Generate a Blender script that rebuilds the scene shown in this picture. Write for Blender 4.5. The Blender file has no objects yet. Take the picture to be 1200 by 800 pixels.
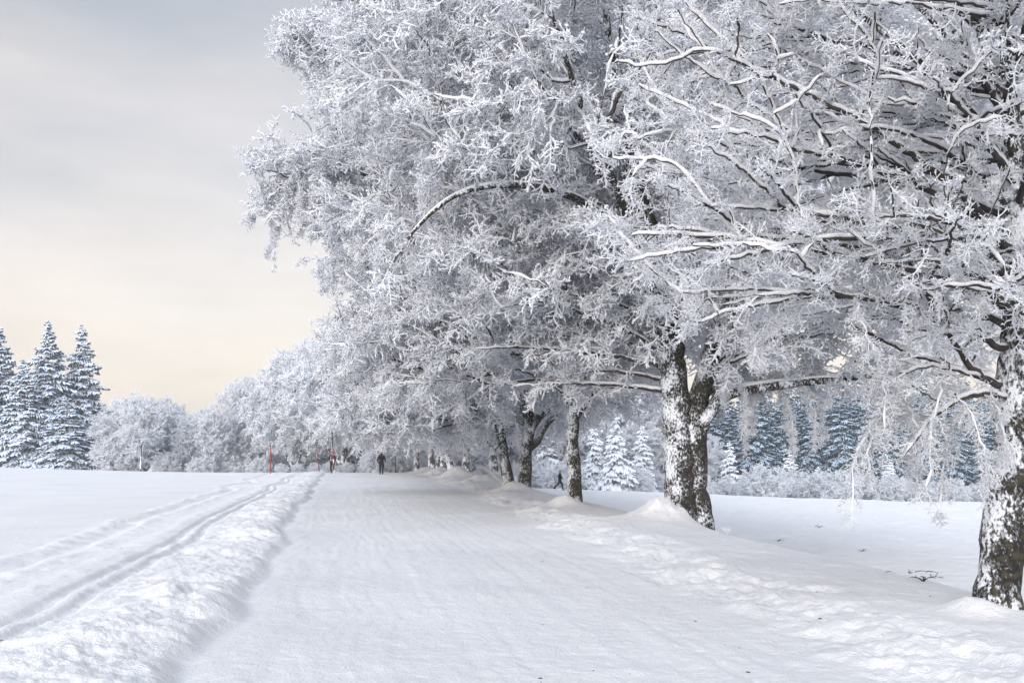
import bpy, math, random, time
import numpy as np
R = math.radians
PI = math.pi
T0 = time.time()
scene = bpy.context.scene
COL = scene.collection

# ------------------------------------------------------------------ camera
cd = bpy.data.cameras.new('camera')
cam = bpy.data.objects.new('camera', cd)
COL.objects.link(cam)
cam.location = (0, 0, 1.6)
cam.rotation_euler = (R(90), 0, 0)
cd.sensor_width = 36
cd.lens = 36
cd.shift_y = 0.109
cd.clip_start = 0.05
cd.clip_end = 6000
scene.camera = cam

# ------------------------------------------------------------------ world
SUN_EL, SUN_AZ = R(20), R(-163)       # azimuth from +Y (view direction), negative = to the left
w = bpy.data.worlds.new('World'); scene.world = w
w.use_nodes = True
nt = w.node_tree; nt.nodes.clear()
def N(t, **k):
    n = nt.nodes.new(t)
    for a, b in k.items(): setattr(n, a, b)
    return n
out = N('ShaderNodeOutputWorld')
sky = N('ShaderNodeTexSky', sky_type='NISHITA', sun_disc=False)
sky.sun_elevation = SUN_EL; sky.sun_rotation = SUN_AZ; sky.air_density = 1.0; sky.dust_density = 2.0
b1 = N('ShaderNodeBackground'); b1.inputs[1].default_value = 0.05
nt.links.new(sky.outputs[0], b1.inputs[0])
tc = N('ShaderNodeTexCoord'); sep = N('ShaderNodeSeparateXYZ')
nt.links.new(tc.outputs['Generated'], sep.inputs[0])
# soft cloud sheets disturb the height gradient
mp = N('ShaderNodeMapping'); mp.inputs['Scale'].default_value = (1.6, 1.6, 6.0)
nt.links.new(tc.outputs['Generated'], mp.inputs[0])
ns = N('ShaderNodeTexNoise'); ns.inputs['Scale'].default_value = 1.7; ns.inputs['Detail'].default_value = 4; ns.inputs['Roughness'].default_value = .5
nt.links.new(mp.outputs[0], ns.inputs[0])
m1 = N('ShaderNodeMath', operation='MULTIPLY_ADD'); m1.inputs[1].default_value = 0.30; m1.inputs[2].default_value = -0.15
nt.links.new(ns.outputs[0], m1.inputs[0])
m2 = N('ShaderNodeMath', operation='ADD')
nt.links.new(sep.outputs[2], m2.inputs[0]); nt.links.new(m1.outputs[0], m2.inputs[1])
rp = N('ShaderNodeValToRGB')
nt.links.new(m2.outputs[0], rp.inputs[0])
cr = rp.color_ramp
stops = [(0.0, (.90, .735, .63)), (0.06, (.90, .74, .63)), (0.15, (.86, .73, .63)), (0.25, (.73, .655, .595)),
         (0.36, (.52, .505, .50)), (0.44, (.46, .475, .51)), (0.62, (.52, .58, .69)), (1.0, (.50, .56, .68))]
cr.elements[0].position = 0; cr.elements[0].color = (*stops[0][1], 1)
cr.elements[1].position = 1; cr.elements[1].color = (*stops[-1][1], 1)
for p, c in stops[1:-1]:
    e = cr.elements.new(p); e.color = (*c, 1)
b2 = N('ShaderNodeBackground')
# unseen sky behind the viewer, brightened to add light on the tree crowns
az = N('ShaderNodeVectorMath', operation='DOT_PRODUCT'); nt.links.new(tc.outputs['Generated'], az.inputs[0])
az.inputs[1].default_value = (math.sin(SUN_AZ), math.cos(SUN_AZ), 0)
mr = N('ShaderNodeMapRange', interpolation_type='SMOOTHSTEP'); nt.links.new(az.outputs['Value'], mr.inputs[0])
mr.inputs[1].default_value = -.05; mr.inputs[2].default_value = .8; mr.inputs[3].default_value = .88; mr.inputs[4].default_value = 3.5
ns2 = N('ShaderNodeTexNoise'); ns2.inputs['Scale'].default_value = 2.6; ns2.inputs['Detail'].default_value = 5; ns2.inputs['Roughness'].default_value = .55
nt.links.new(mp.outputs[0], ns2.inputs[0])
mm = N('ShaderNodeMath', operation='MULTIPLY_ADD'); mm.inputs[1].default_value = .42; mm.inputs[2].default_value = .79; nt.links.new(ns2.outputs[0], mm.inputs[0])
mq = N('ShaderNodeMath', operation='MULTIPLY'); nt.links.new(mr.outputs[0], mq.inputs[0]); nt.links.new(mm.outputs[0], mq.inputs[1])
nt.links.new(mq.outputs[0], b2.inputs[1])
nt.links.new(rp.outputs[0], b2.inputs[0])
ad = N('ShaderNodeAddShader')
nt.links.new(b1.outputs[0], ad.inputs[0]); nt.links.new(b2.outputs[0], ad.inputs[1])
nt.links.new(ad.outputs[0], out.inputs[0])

# ------------------------------------------------------------------ sun behind thin cloud
sl = bpy.data.lights.new('sun', 'SUN'); so = bpy.data.objects.new('sun', sl); COL.objects.link(so)
sl.energy = 2.1; sl.angle = R(38); sl.color = (1.0, .98, .965)
from mathutils import Vector
sd = Vector((math.sin(SUN_AZ)*math.cos(SUN_EL), math.cos(SUN_AZ)*math.cos(SUN_EL), math.sin(SUN_EL)))
so.rotation_euler = sd.to_track_quat('Z', 'Y').to_euler()

vs = scene.view_settings
scene.display_settings.display_device = 'sRGB'
vs.view_transform = 'Standard'; vs.look = 'None'; vs.gamma = 1; vs.exposure = 0.08; vs.use_curve_mapping = False
scene.cycles.max_bounces = 12; scene.cycles.diffuse_bounces = 10; scene.cycles.transmission_bounces = 6; scene.cycles.volume_bounces = 0
scene.cycles.use_denoising = True

# ------------------------------------------------------------------ numpy noise
def _h(i, j, k, s):
    n = (i.astype(np.int64)*374761393 + j.astype(np.int64)*668265263 + k.astype(np.int64)*2147483647 + s*974634777) & 0xffffffff
    n = ((n ^ (n >> 13)) * 1274126177) & 0xffffffff
    n = ((n ^ (n >> 16)) * 2246822519) & 0xffffffff
    return ((n ^ (n >> 15)) & 0xffffff) / float(0xffffff)
def vnoise2(x, y, s=0):
    i = np.floor(x); j = np.floor(y); u = x-i; v = y-j
    u = u*u*u*(u*(u*6-15)+10); v = v*v*v*(v*(v*6-15)+10)
    z = np.zeros_like(i)
    a = _h(i, j, z, s); b = _h(i+1, j, z, s); c = _h(i, j+1, z, s); d = _h(i+1, j+1, z, s)
    return (a*(1-u)+b*u)*(1-v)+(c*(1-u)+d*u)*v - .5
def fbm2(x, y, s=0, o=4, g=.5):
    r = 0; a = 1
    for q in range(o):
        r = r + a*vnoise2(x*2**q+q*17.3, y*2**q-q*9.1, s+q); a *= g
    return r
def vnoise3(p, s=0):
    i = np.floor(p); f = p-i; f = f*f*(3-2*f)
    x, y, z = i[:, 0], i[:, 1], i[:, 2]; u, v, t = f[:, 0], f[:, 1], f[:, 2]
    r = 0
    for a in (0, 1):
        for b in (0, 1):
            for c in (0, 1):
                r = r + _h(x+a, y+b, z+c, s)*(u if a else 1-u)*(v if b else 1-v)*(t if c else 1-t)
    return r
def ss(a, b, x):
    t = np.clip((x-a)/(b-a), 0, 1); return t*t*(3-2*t)

# ------------------------------------------------------------------ materials
def mat(name):
    m = bpy.data.materials.new(name); m.use_nodes = True
    t = m.node_tree; t.nodes.clear()
    o = t.nodes.new('ShaderNodeOutputMaterial'); p = t.nodes.new('ShaderNodeBsdfPrincipled')
    t.links.new(p.outputs[0], o.inputs[0])
    return m, t, p
def nn(t, typ, **k):
    n = t.nodes.new(typ)
    for a, b in k.items(): setattr(n, a, b)
    return n
def noise(t, scale, detail=3, rough=.55, coord='Object'):
    c = nn(t, 'ShaderNodeTexCoord'); n = nn(t, 'ShaderNodeTexNoise')
    n.inputs['Scale'].default_value = scale; n.inputs['Detail'].default_value = detail; n.inputs['Roughness'].default_value = rough
    t.links.new(c.outputs[coord], n.inputs['Vector'])
    return n.outputs[0]
def mth(t, op, a, b=None, c=None, clamp=False):
    n = nn(t, 'ShaderNodeMath', operation=op); n.use_clamp = clamp
    for i, v in enumerate((a, b, c)):
        if v is None: continue
        if isinstance(v, (int, float)): n.inputs[i].default_value = v
        else: t.links.new(v, n.inputs[i])
    return n.outputs[0]
def mixc(t, f, a, b):
    n = nn(t, 'ShaderNodeMix', data_type='RGBA')
    t.links.new(f, n.inputs[0])
    for i, v in ((6, a), (7, b)):
        if isinstance(v, tuple): n.inputs[i].default_value = (*v, 1)
        else: t.links.new(v, n.inputs[i])
    return n.outputs[2]
def smooth(t, x, a, b):
    n = nn(t, 'ShaderNodeMapRange', interpolation_type='SMOOTHSTEP')
    t.links.new(x, n.inputs[0]); n.inputs[1].default_value = a; n.inputs[2].default_value = b
    return n.outputs[0]
def bump(t, p, h, dist, strength=1.0):
    b = nn(t, 'ShaderNodeBump'); b.inputs['Distance'].default_value = dist; b.inputs['Strength'].default_value = strength
    t.links.new(h, b.inputs['Height']); t.links.new(b.outputs[0], p.inputs['Normal'])

def snow_on(name, base_a, base_b, thresh, soft, nscale, namp, wind=(-.5, -.25, 1.0), snow=(.82, .85, .90), bdist=.01, bscale=30, trans=0, dirw=1.0, rel=0, big=0, vstretch=1):
    """dark base showing through snow that has settled on the sides that face up / to windward"""
    m, t, p = mat(name)
    g = nn(t, 'ShaderNodeNewGeometry'); d = nn(t, 'ShaderNodeVectorMath', operation='DOT_PRODUCT')
    v = Vector(wind).normalized()
    d.inputs[1].default_value = v
    t.links.new(g.outputs['Normal'], d.inputs[0])
    n1 = noise(t, nscale, 4, .65)
    if vstretch != 1:
        c = nn(t, 'ShaderNodeTexCoord'); mpp = nn(t, 'ShaderNodeMapping'); mpp.inputs['Scale'].default_value = (1, 1, vstretch)
        nz_ = nn(t, 'ShaderNodeTexNoise'); nz_.inputs['Scale'].default_value = nscale; nz_.inputs['Detail'].default_value = 5; nz_.inputs['Roughness'].default_value = .7
        t.links.new(c.outputs['Object'], mpp.inputs[0]); t.links.new(mpp.outputs[0], nz_.inputs[0]); n1 = nz_.outputs[0]
    if big: n1 = mth(t, 'MULTIPLY_ADD', mth(t, 'SUBTRACT', noise(t, 2.4, 2, .5), .5), big, n1)
    f = mth(t, 'MULTIPLY_ADD', n1, namp, mth(t, 'MULTIPLY', d.outputs['Value'], dirw))
    f = smooth(t, f, thresh, thresh+soft)
    n2 = noise(t, nscale*.45, 3)
    base = mixc(t, smooth(t, n2, .42, .6), base_a, base_b)
    colr = mixc(t, f, base, snow)
    t.links.new(colr, p.inputs['Base Color'])
    p.inputs['Roughness'].default_value = .85
    p.inputs['Specular IOR Level'].default_value = .25
    hh = noise(t, bscale, 4, .65)
    if rel: hh = mth(t, 'MULTIPLY_ADD', f, rel, hh)
    bump(t, p, hh, bdist)
    if trans:                                  # thin frost lets light through
        tb = nn(t, 'ShaderNodeBsdfTranslucent'); t.links.new(colr, tb.inputs[0])
        mx = nn(t, 'ShaderNodeMixShader'); mx.inputs[0].default_value = trans
        t.links.new(p.outputs[0], mx.inputs[1]); t.links.new(tb.outputs[0], mx.inputs[2])
        o = [n for n in t.nodes if n.type == 'OUTPUT_MATERIAL'][0]
        t.links.new(mx.outputs[0], o.inputs[0])
    return m

M = {}
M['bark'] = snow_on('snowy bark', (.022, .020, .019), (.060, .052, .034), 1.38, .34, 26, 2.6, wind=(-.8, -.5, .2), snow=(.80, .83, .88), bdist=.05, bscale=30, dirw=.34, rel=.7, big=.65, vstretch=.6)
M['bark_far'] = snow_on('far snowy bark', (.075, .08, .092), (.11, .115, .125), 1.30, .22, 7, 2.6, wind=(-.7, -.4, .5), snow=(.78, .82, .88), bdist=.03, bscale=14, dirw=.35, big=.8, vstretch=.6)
M['branch'] = snow_on('snowy branch bark', (.035, .032, .032), (.06, .052, .046), 1.28, .2, 16, 1.2, wind=(-.4, -.25, 1), bdist=.012, bscale=60)
M['rime'] = snow_on('rime on twigs', (.34, .36, .40), (.72, .74, .78), -.72, .3, 7, .6, wind=(-.15, -.1, 1), snow=(.945, .96, .99), bdist=.012, bscale=70, trans=.45)
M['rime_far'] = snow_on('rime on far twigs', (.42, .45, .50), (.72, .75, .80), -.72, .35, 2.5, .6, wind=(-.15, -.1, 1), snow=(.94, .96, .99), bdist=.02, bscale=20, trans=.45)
M['caps'] = snow_on('snow lying on branches', (.84, .87, .91), (.88, .90, .935), -.9, .3, 9, .3, snow=(.945, .955, .98), bdist=.03, bscale=55, trans=.2)
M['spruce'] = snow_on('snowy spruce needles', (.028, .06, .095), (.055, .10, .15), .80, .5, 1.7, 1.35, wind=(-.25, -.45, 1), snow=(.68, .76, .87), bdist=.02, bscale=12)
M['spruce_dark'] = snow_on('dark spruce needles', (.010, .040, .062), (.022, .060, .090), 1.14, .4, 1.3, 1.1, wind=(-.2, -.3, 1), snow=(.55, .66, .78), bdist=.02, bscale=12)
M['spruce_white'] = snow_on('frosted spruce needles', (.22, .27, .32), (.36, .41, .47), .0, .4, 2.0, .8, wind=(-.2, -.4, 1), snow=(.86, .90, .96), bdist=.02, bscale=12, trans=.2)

m, t, p = mat('snow'); M['snow'] = m
n1 = noise(t, .35, 4); n2 = noise(t, 9, 6, .68); n3 = noise(t, 48, 4, .65)
c = mixc(t, smooth(t, n1, .3, .7), (.665, .667, .675), (.73, .73, .73))
fa = nn(t, 'ShaderNodeAttribute', attribute_name='fresh_lit')          # packed path, fresh field; its open light is painted into the colour too
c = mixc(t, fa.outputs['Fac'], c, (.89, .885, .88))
t.links.new(c, p.inputs['Base Color']); p.inputs['Roughness'].default_value = .7; p.inputs['Specular IOR Level'].default_value = .3
h = mth(t, 'MULTIPLY_ADD', n3, .6, n2)
bump(t, p, h, .032, 1.0)

def plain(name, colr, rough=.8, n=None):
    m, t, p = mat(name)
    p.inputs['Roughness'].default_value = rough; p.inputs['Specular IOR Level'].default_value = .15
    nz = noise(t, n or 20, 3)
    c = mixc(t, nz, tuple(x*.8 for x in colr), tuple(min(1, x*1.2) for x in colr))
    t.links.new(c, p.inputs['Base Color'])
    return m
M['coat'] = plain('black coat', (.005, .005, .007)); M['trouser'] = plain('dark trousers', (.014, .015, .02))
M['skin'] = plain('skin', (.30, .20, .16)); M['boot'] = plain('boots', (.02, .018, .016)); M['hair'] = plain('dark hair', (.03, .022, .018))
M['grey_cap'] = plain('grey cap', (.12, .12, .13)); M['pack'] = plain('pale straps', (.6, .45, .45))
M['red'] = plain('red paint', (.26, .05, .055), .6); M['black'] = plain('black paint', (.02, .02, .025), .5)
M['white'] = plain('white paint', (.75, .75, .75), .5); M['wood'] = plain('grey weathered wood', (.16, .15, .15)); M['litter'] = plain('dry leaf', (.09, .06, .04))
M['steel'] = plain('dull metal', (.2, .2, .22), .5)

# ------------------------------------------------------------------ mesh helpers
def mesh_np(name, V, F, material, smooth_=True, tris=None):
    """V (n,3), F (m,4) quads, tris (k,3)"""
    me = bpy.data.meshes.new(name)
    V = np.asarray(V, np.float32); nq = len(F); ntq = 0 if tris is None else len(tris)
    me.vertices.add(len(V)); me.vertices.foreach_set('co', V.ravel())
    li = F.ravel().astype(np.int32)
    st = np.arange(nq)*4; tot = np.full(nq, 4)
    if ntq:
        st = np.concatenate([st, nq*4+np.arange(ntq)*3]); tot = np.concatenate([tot, np.full(ntq, 3)])
        li = np.concatenate([li, tris.ravel().astype(np.int32)])
    me.loops.add(len(li)); me.loops.foreach_set('vertex_index', li)
    me.polygons.add(nq+ntq)
    me.polygons.foreach_set('loop_start', st.astype(np.int32))
    me.polygons.foreach_set('loop_total', tot.astype(np.int32))
    me.polygons.foreach_set('use_smooth', np.full(nq+ntq, smooth_))
    me.update(calc_edges=True)
    if material: me.materials.append(material)
    return me
def link(name, me, parent=None, loc=None):
    o = bpy.data.objects.new(name, me); COL.objects.link(o)
    if parent: o.parent = parent
    if loc is not None: o.location = loc
    return o
def tag(o, label=None, cat=None, group=None, kind=None):
    if label: o['label'] = label
    if cat: o['category'] = cat
    if group: o['group'] = group
    if kind: o['kind'] = kind
    return o
def thing(name, label, cat, loc=(0, 0, 0), rz=0, group=None, s=1):
    o = bpy.data.objects.new(name, None); COL.objects.link(o)
    o.location = loc; o.rotation_euler = (0, 0, rz); o.scale = (s, s, s) if not isinstance(s, tuple) else s
    o.empty_display_size = .3
    return tag(o, label, cat, group)
def kids(o): return [c for c in bpy.data.objects if c.parent == o]
def dup(src, loc, rz, s, label, group=None, name=None):
    r = src.copy(); COL.objects.link(r)
    r.location = loc; r.rotation_euler = (0, 0, rz); r.scale = (s, s, s) if not isinstance(s, tuple) else s
    r['label'] = label
    if group: r['group'] = group
    elif 'group' in r: del r['group']
    for c in KIDS[src.name]:
        d = c.copy(); COL.objects.link(d); d.parent = r
        for g in KIDS.get(c.name, []):
            e = g.copy(); COL.objects.link(e); e.parent = d
    return r
KIDS = {}

def tubes(P, Rd, sides, flat=None):
    """P (M,n,3) centre lines, Rd (M,n) radii -> verts, quads"""
    P = np.asarray(P, float); Mn, n, _ = P.shape
    T = np.gradient(P, axis=1); T /= np.linalg.norm(T, axis=2, keepdims=True)+1e-9
    ref = np.zeros((Mn, 1, 3)); md = np.abs(P[:, -1]-P[:, 0]); ax = np.argmin(md, axis=1); ref[np.arange(Mn), 0, ax] = 1
    U = np.cross(T, np.broadcast_to(ref, T.shape)); U /= np.linalg.norm(U, axis=2, keepdims=True)+1e-9
    W = np.cross(T, U)
    a = np.arange(sides)*2*PI/sides
    off = U[:, :, None]*np.cos(a)[None, None, :, None]+W[:, :, None]*np.sin(a)[None, None, :, None]
    V = P[:, :, None]+off*Rd[:, :, None, None]
    idx = np.arange(Mn*n*sides).reshape(Mn, n, sides)
    A = idx[:, :-1]; B = idx[:, 1:]
    F = np.stack([A, np.roll(A, -1, 2), np.roll(B, -1, 2), B], -1).reshape(-1, 4)
    return V.reshape(-1, 3), F
class Acc:
    def __init__(s): s.V = []; s.F = []; s.n = 0
    def add(s, V, F):
        if len(V) == 0: return
        s.V.append(V); s.F.append(F+s.n); s.n += len(V)
    def mesh(s, name, m): return mesh_np(name, np.concatenate(s.V), np.concatenate(s.F), m)

# ------------------------------------------------------------------ terrain
def xL(y): return -1.0-.17*y
def xR(y): return 4.0-.135*y
TREES = {  # x, y of the avenue trees
    't1': (4.64, 9.75), 't2': (3.95, 23.0), 't3': (1.78, 29.0), 't4': (.50, 41.0),
    't5': (-.95, 54.0), 't6': (-3.0, 66.0), 't7': (-5.1, 76.0), 't8': (-6.5, 83.0), 't9': (-8.4, 90.0)}
MOUND = [(4.38, 9.62, .14, .24), (3.38, 22.5, .40, .56), (3.0, 22.2, .12, 1.2), (1.5, 28.6, .30, .45), (.05, 40.5, .35, .6),
         (-1.5, 53.4, .4, .8), (-3.5, 65.2, .6, .9), (-5.4, 75.4, .45, 1.0), (-7.0, 82.5, .4, 1.2)]
def height(x, y, detail=True):
    x = np.asarray(x, float); y = np.asarray(y, float)
    yc = np.clip(y, -5, 95)
    l = xL(yc)-x          # >0 left of the path
    r = x-xR(yc)          # >0 right of the path
    wl = .34*fbm2(y*.28, y*0+4, 91, 3, .5); wr = .55*fbm2(y*.33+9, y*0+7, 92, 4, .62)
    l = l+wl*ss(3, 8, y)*ss(3, .6, np.abs(l)); r = r+wr*ss(3, 8, y)*ss(3, .6, np.abs(r))
    # broad form
    z = .017*np.clip(l-2, 0, 60)*ss(0, 30, l)
    fall = -1.15*ss(2.3, 7.5, r)-.042*np.clip(r-4, 0, 45)-.01*np.clip(r-49, 0, 400)
    z = z+fall*ss(2, 9, y)
    # ground drops beyond the brow
    brow = 80+.18*np.clip(x, 0, 60)
    d = np.clip(y-brow, 0, None)
    z = z-.0011*np.clip(d, 0, 45)**2-.0*d
    z = z-.012*np.clip(d-45, 0, 2500)*np.exp(-d/1200)
    z = z+.10*fbm2(x*.12, y*.12, 3, 3)*ss(4, 12, np.abs(x+1.2+.15*y)-2)
    if not detail: return z
    near = ss(140, 60, y)
    # ploughed bank on the left edge
    bank = .075*np.exp(-((l-.7)/.6)**2)*(1+1.1*vnoise2(x*.8, y*.45, 93))+.06*ss(.0, .25, l)*ss(4.0, 1.0, l)
    rough = fbm2(x*1.7, y*1.7, 11, 5, .62)
    z = z+near*bank*(1+.6*rough)
    z = z-near*.05*np.exp(-((l-.05)/.16)**2)
    trod = ss(.05, .45, l)*ss(2.3, 1.2, l)
    z = z+near*trod*.055*fbm2(x*2.4, y*2.0, 21, 5, .62)
    # footprints pressed into the trodden strip
    foot = vnoise2(x*2.4+3, y*1.9, 33)
    z = z-near*trod*.055*ss(.14, .40, foot)
    # ski tracks: double groove and a softer groove beyond
    wob = .45*vnoise2(y*.16, y*0+5, 7)+.05*vnoise2(y*1.3, y*0+2, 8)
    for off, dep, wd in ((1.72, .040, .085), (2.05, .050, .10)):
        q = (l-off-wob)/wd
        z = z-near*dep*np.exp(-q**4)*(.75+.7*vnoise2(x*3, y*3, 5)+.35)
    z = z+near*.02*np.exp(-((l-1.89-wob)/.10)**2)+near*.03*np.exp(-((l-2.42-wob)/.22)**2)*(1+1.5*vnoise2(x*4, y*2.4, 6))
    l3 = l-3.55-.010*(y-13)-2*wob
    z = z-near*.04*np.exp(-(l3/.22)**2)*(1+1.0*vnoise2(x*3.5, y*3.5, 9))+near*.028*np.exp(-((l3-.42)/.2)**2)*(1+2*vnoise2(x*4.5, y*2.5, 10))
    z = z+near*.022*np.exp(-((l3+.36)/.16)**2)*(1+2*vnoise2(x*5.5, y*3.5, 19))
    z = z+near*.035*ss(2.2, 3.2, l)*ss(5, 4, l)*fbm2(x*3.5, y*2.4, 12, 3)
    # right edge: lumpy strip thrown up by the plough, then a low smooth bank with the trees
    strip = ss(-.55, .1, r)*ss(1.5, .6, r)
    z = z+near*(.13*ss(-.4, .9, r)*ss(3.4, 2.0, r)*ss(2, 6, y))
    z = z+near*strip*(.075*fbm2(x*2.6, y*2.1, 41, 4, .62)+.02)
    z = z-near*strip*.045*ss(.12, .36, vnoise2(x*2.7, y*2.0, 43))
    z = z+near*ss(.8, 1.5, r)*.03*fbm2(x*2.2, y*2.2, 51, 4, .55)
    z = z+near*ss(5, 9, r)*.05*fbm2(x*.9, y*.9, 61, 4, .5)*(1+ss(20, 60, y))
    # hard lumps of ploughed snow, half sunk, along both edges
    lump = np.clip(vnoise2(x*6.5, y*5.5, 95)-.10, 0, 1)**.8
    z = z+near*.040*lump*(np.exp(-((l-.15)/.30)**2)+.8*strip*ss(-.1, .25, vnoise2(x*1.2, y*.9, 96)))
    # wheel-flattened path, faint ruts
    inside = ss(.2, -.3, l)*ss(.2, -.3, r)
    z = z+inside*(.007*fbm2(x*2.2, y*1.6, 71, 4, .6)+.012*np.sin((l+.3)*2.1)*.6+.010*vnoise2(l*5.0, y*.22, 77)+.008*vnoise2(l*11.0, y*.35, 78)+.012*fbm2(x*3.2, y*2.8, 79, 3, .6))
    z = z+inside*.006*np.clip(fbm2(x*9, y*7, 75, 3, .6), -.2, 1)
    for mx, my, hh, sg in MOUND:
        q = ((x-mx)**2+(y-my)**2)/sg**2
        z = z+hh*np.exp(-q)*(1+.35*fbm2(x*2.6, y*2.6, 81, 4, .6))
    return z
def hz(x, y): return float(height(np.array([float(x)]), np.array([float(y)]))[0])

def fresh_lit(x, y):
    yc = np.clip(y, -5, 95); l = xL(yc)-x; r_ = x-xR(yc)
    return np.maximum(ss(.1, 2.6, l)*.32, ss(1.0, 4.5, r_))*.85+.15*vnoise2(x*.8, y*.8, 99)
def build_ground():
    ang = [-180.0]
    def step(a):
        b = abs(a)
        return .075 if b < 30 else (.25 if b < 45 else 3.0)
    while ang[-1] < 180: ang.append(min(180, ang[-1]+step(ang[-1]+.01)))
    ang = np.radians(np.array(ang[:-1]))
    rad = [.4]
    while rad[-1] < 900:
        r_ = rad[-1]
        if r_ < 4: s_ = .15
        elif r_ < 130: s_ = max(.024, .0040*r_)
        else: s_ = .03*r_
        rad.append(r_+s_)
    rad = np.array(rad)
    A, Rr = np.meshgrid(ang, rad)
    X = Rr*np.sin(A); Y = Rr*np.cos(A)
    Z = height(X.ravel(), Y.ravel())
    V = np.stack([X.ravel(), Y.ravel(), Z], 1)
    nr, na = X.shape
    idx = np.arange(nr*na).reshape(nr, na)
    a = idx[:-1]; b = idx[1:]
    F = np.stack([a, np.roll(a, -1, 1), np.roll(b, -1, 1), b], -1).reshape(-1, 4)
    V = np.concatenate([V, [[0, 0, float(Z[:na].mean())]]])
    ci = nr*na
    tr = np.stack([np.full(na, ci), np.roll(idx[0], -1), idx[0]], 1)
    me = mesh_np('ground', V, F[:, ::-1], M['snow'], True, tr)
    at = me.attributes.new('fresh_lit', 'FLOAT', 'POINT')
    at.data.foreach_set('value', np.clip(fresh_lit(V[:, 0], V[:, 1]), 0, 1).astype(np.float32))
    o = link('ground', me); tag(o, kind='structure')
    print('ground verts', len(V), 'fp', round(time.time()-T0, 1))
build_ground()

# ------------------------------------------------------------------ rimed twig sprays
def spray_template(rng, L, nside, nsub, rings, sides, rt, droop=.25, puffs=0):
    S = []; Rd = []
    tt = np.linspace(0, 1, rings)
    def strand(p0, d, l, r0, up=0.0, bend=.25):
        d = d/np.linalg.norm(d)
        b = rng.normal(0, bend, 3); c = rng.normal(0, bend*.4, 3)
        pts = p0+d*l*tt[:, None]+(b*l*.5)*(tt**2)[:, None]+(c*l)*np.sin(tt*PI)[:, None]
        pts[:, 2] += up*l*tt**2
        S.append(pts)
        rr = r0*(1+.75*rng.normal(0, .6, rings).clip(-1, 1.4)); rr[-1] = r0*.35; rr[0] = r0*.8
        Rd.append(rr)
        return pts
    main = strand(np.zeros(3), np.array([1, 0, .05]), L, rt*1.25, -droop, .18)
    for i in range(nside):
        f = .12+.82*(i+rng.random()*.8)/nside
        k = f*(rings-1); i0 = int(min(k, rings-2)); p0 = main[i0]*(1-(k-i0))+main[i0+1]*(k-i0)
        sgn = 1 if i % 2 else -1
        a = sgn*R(rng.uniform(30, 75))
        d = np.array([math.cos(a), math.sin(a), rng.normal(.05, .35)])
        l = L*rng.uniform(.28, .6)*(1.1-.6*f)
        sd_ = strand(p0, d, l, rt, rng.uniform(-.5, .35))
        for j in range(nsub):
            g = .25+.7*(j+rng.random())/nsub
            k = g*(rings-1); i0 = int(min(k, rings-2)); q0 = sd_[i0]*(1-(k-i0))+sd_[i0+1]*(k-i0)
            d2 = d+rng.normal(0, .9, 3)
            strand(q0, d2, l*rng.uniform(.25, .5), rt*.85, rng.uniform(-.3, .4))
    for i in range(puffs):                    # cushions of loose snow lodged in the twigs
        st = S[rng.integers(0, 1+nside)]; q0 = st[rng.integers(1, rings)]+np.array([0, 0, rt*.6])
        d = rng.normal(0, 1, 3); d[2] *= .25; d /= np.linalg.norm(d); l = rt*rng.uniform(2.5, 5)
        S.append(q0+d*l*(tt-.5)[:, None]+rng.normal(0, rt*.2, (rings, 3)))
        prof = np.sin(PI*(.08+.84*tt)); Rd.append(rt*rng.uniform(1.3, 2.3)*prof)
    V, F = tubes(np.array(S), np.array(Rd), sides)
    return V, F

def make_sprays(seed, k, *a, **kw):
    rng = np.random.default_rng(seed)
    return [spray_template(rng, *a, **kw) for _ in range(k)]
SPR_NEAR = make_sprays(1, 8, .52, 11, 4, 5, 3, .0092, puffs=5)
SPR_MID = make_sprays(2, 8, .60, 11, 3, 4, 3, .0150, puffs=9)
SPR_FAR = make_sprays(3, 6, .85, 9, 2, 3, 3, .028, puffs=6)

def place_sprays(acc, tmpl, pos, dirs, rng, smin=.7, smax=1.25, roll=.55):
    n = len(pos)
    d = dirs/(np.linalg.norm(dirs, axis=1, keepdims=True)+1e-9)
    up = np.tile(np.array([0, 0, 1.0]), (n, 1))+rng.normal(0, roll, (n, 3))
    y = np.cross(up, d); y /= np.linalg.norm(y, axis=1, keepdims=True)+1e-9
    z = np.cross(d, y)
    sc = rng.uniform(smin, smax, n)
    Rm = np.stack([d, y, z], 2)*sc[:, None, None]     # columns
    which = rng.integers(0, len(tmpl), n)
    for k, (TV, TF) in enumerate(tmpl):
        s = np.where(which == k)[0]
        if len(s) == 0: continue
        V = np.einsum('nij,vj->nvi', Rm[s], TV)+pos[s][:, None]
        F = TF[None]+(np.arange(len(s))*len(TV))[:, None, None]
        acc.add(V.reshape(-1, 3), F.reshape(-1, 4))

# ------------------------------------------------------------------ broadleaf tree
def catmull(P, k):
    P = np.asarray(P, float); n = len(P)
    E = np.vstack([2*P[0]-P[1], P, 2*P[-1]-P[-2]])
    o = []
    for i in range(n-1):
        p0, p1, p2, p3 = E[i:i+4]
        for q in range(k):
            t_ = q/k
            o.append(.5*((2*p1)+(-p0+p2)*t_+(2*p0-5*p1+4*p2-p3)*t_*t_+(-p0+3*p1-3*p2+p3)*t_**3))
    o.append(P[-1]); return np.array(o)

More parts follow.
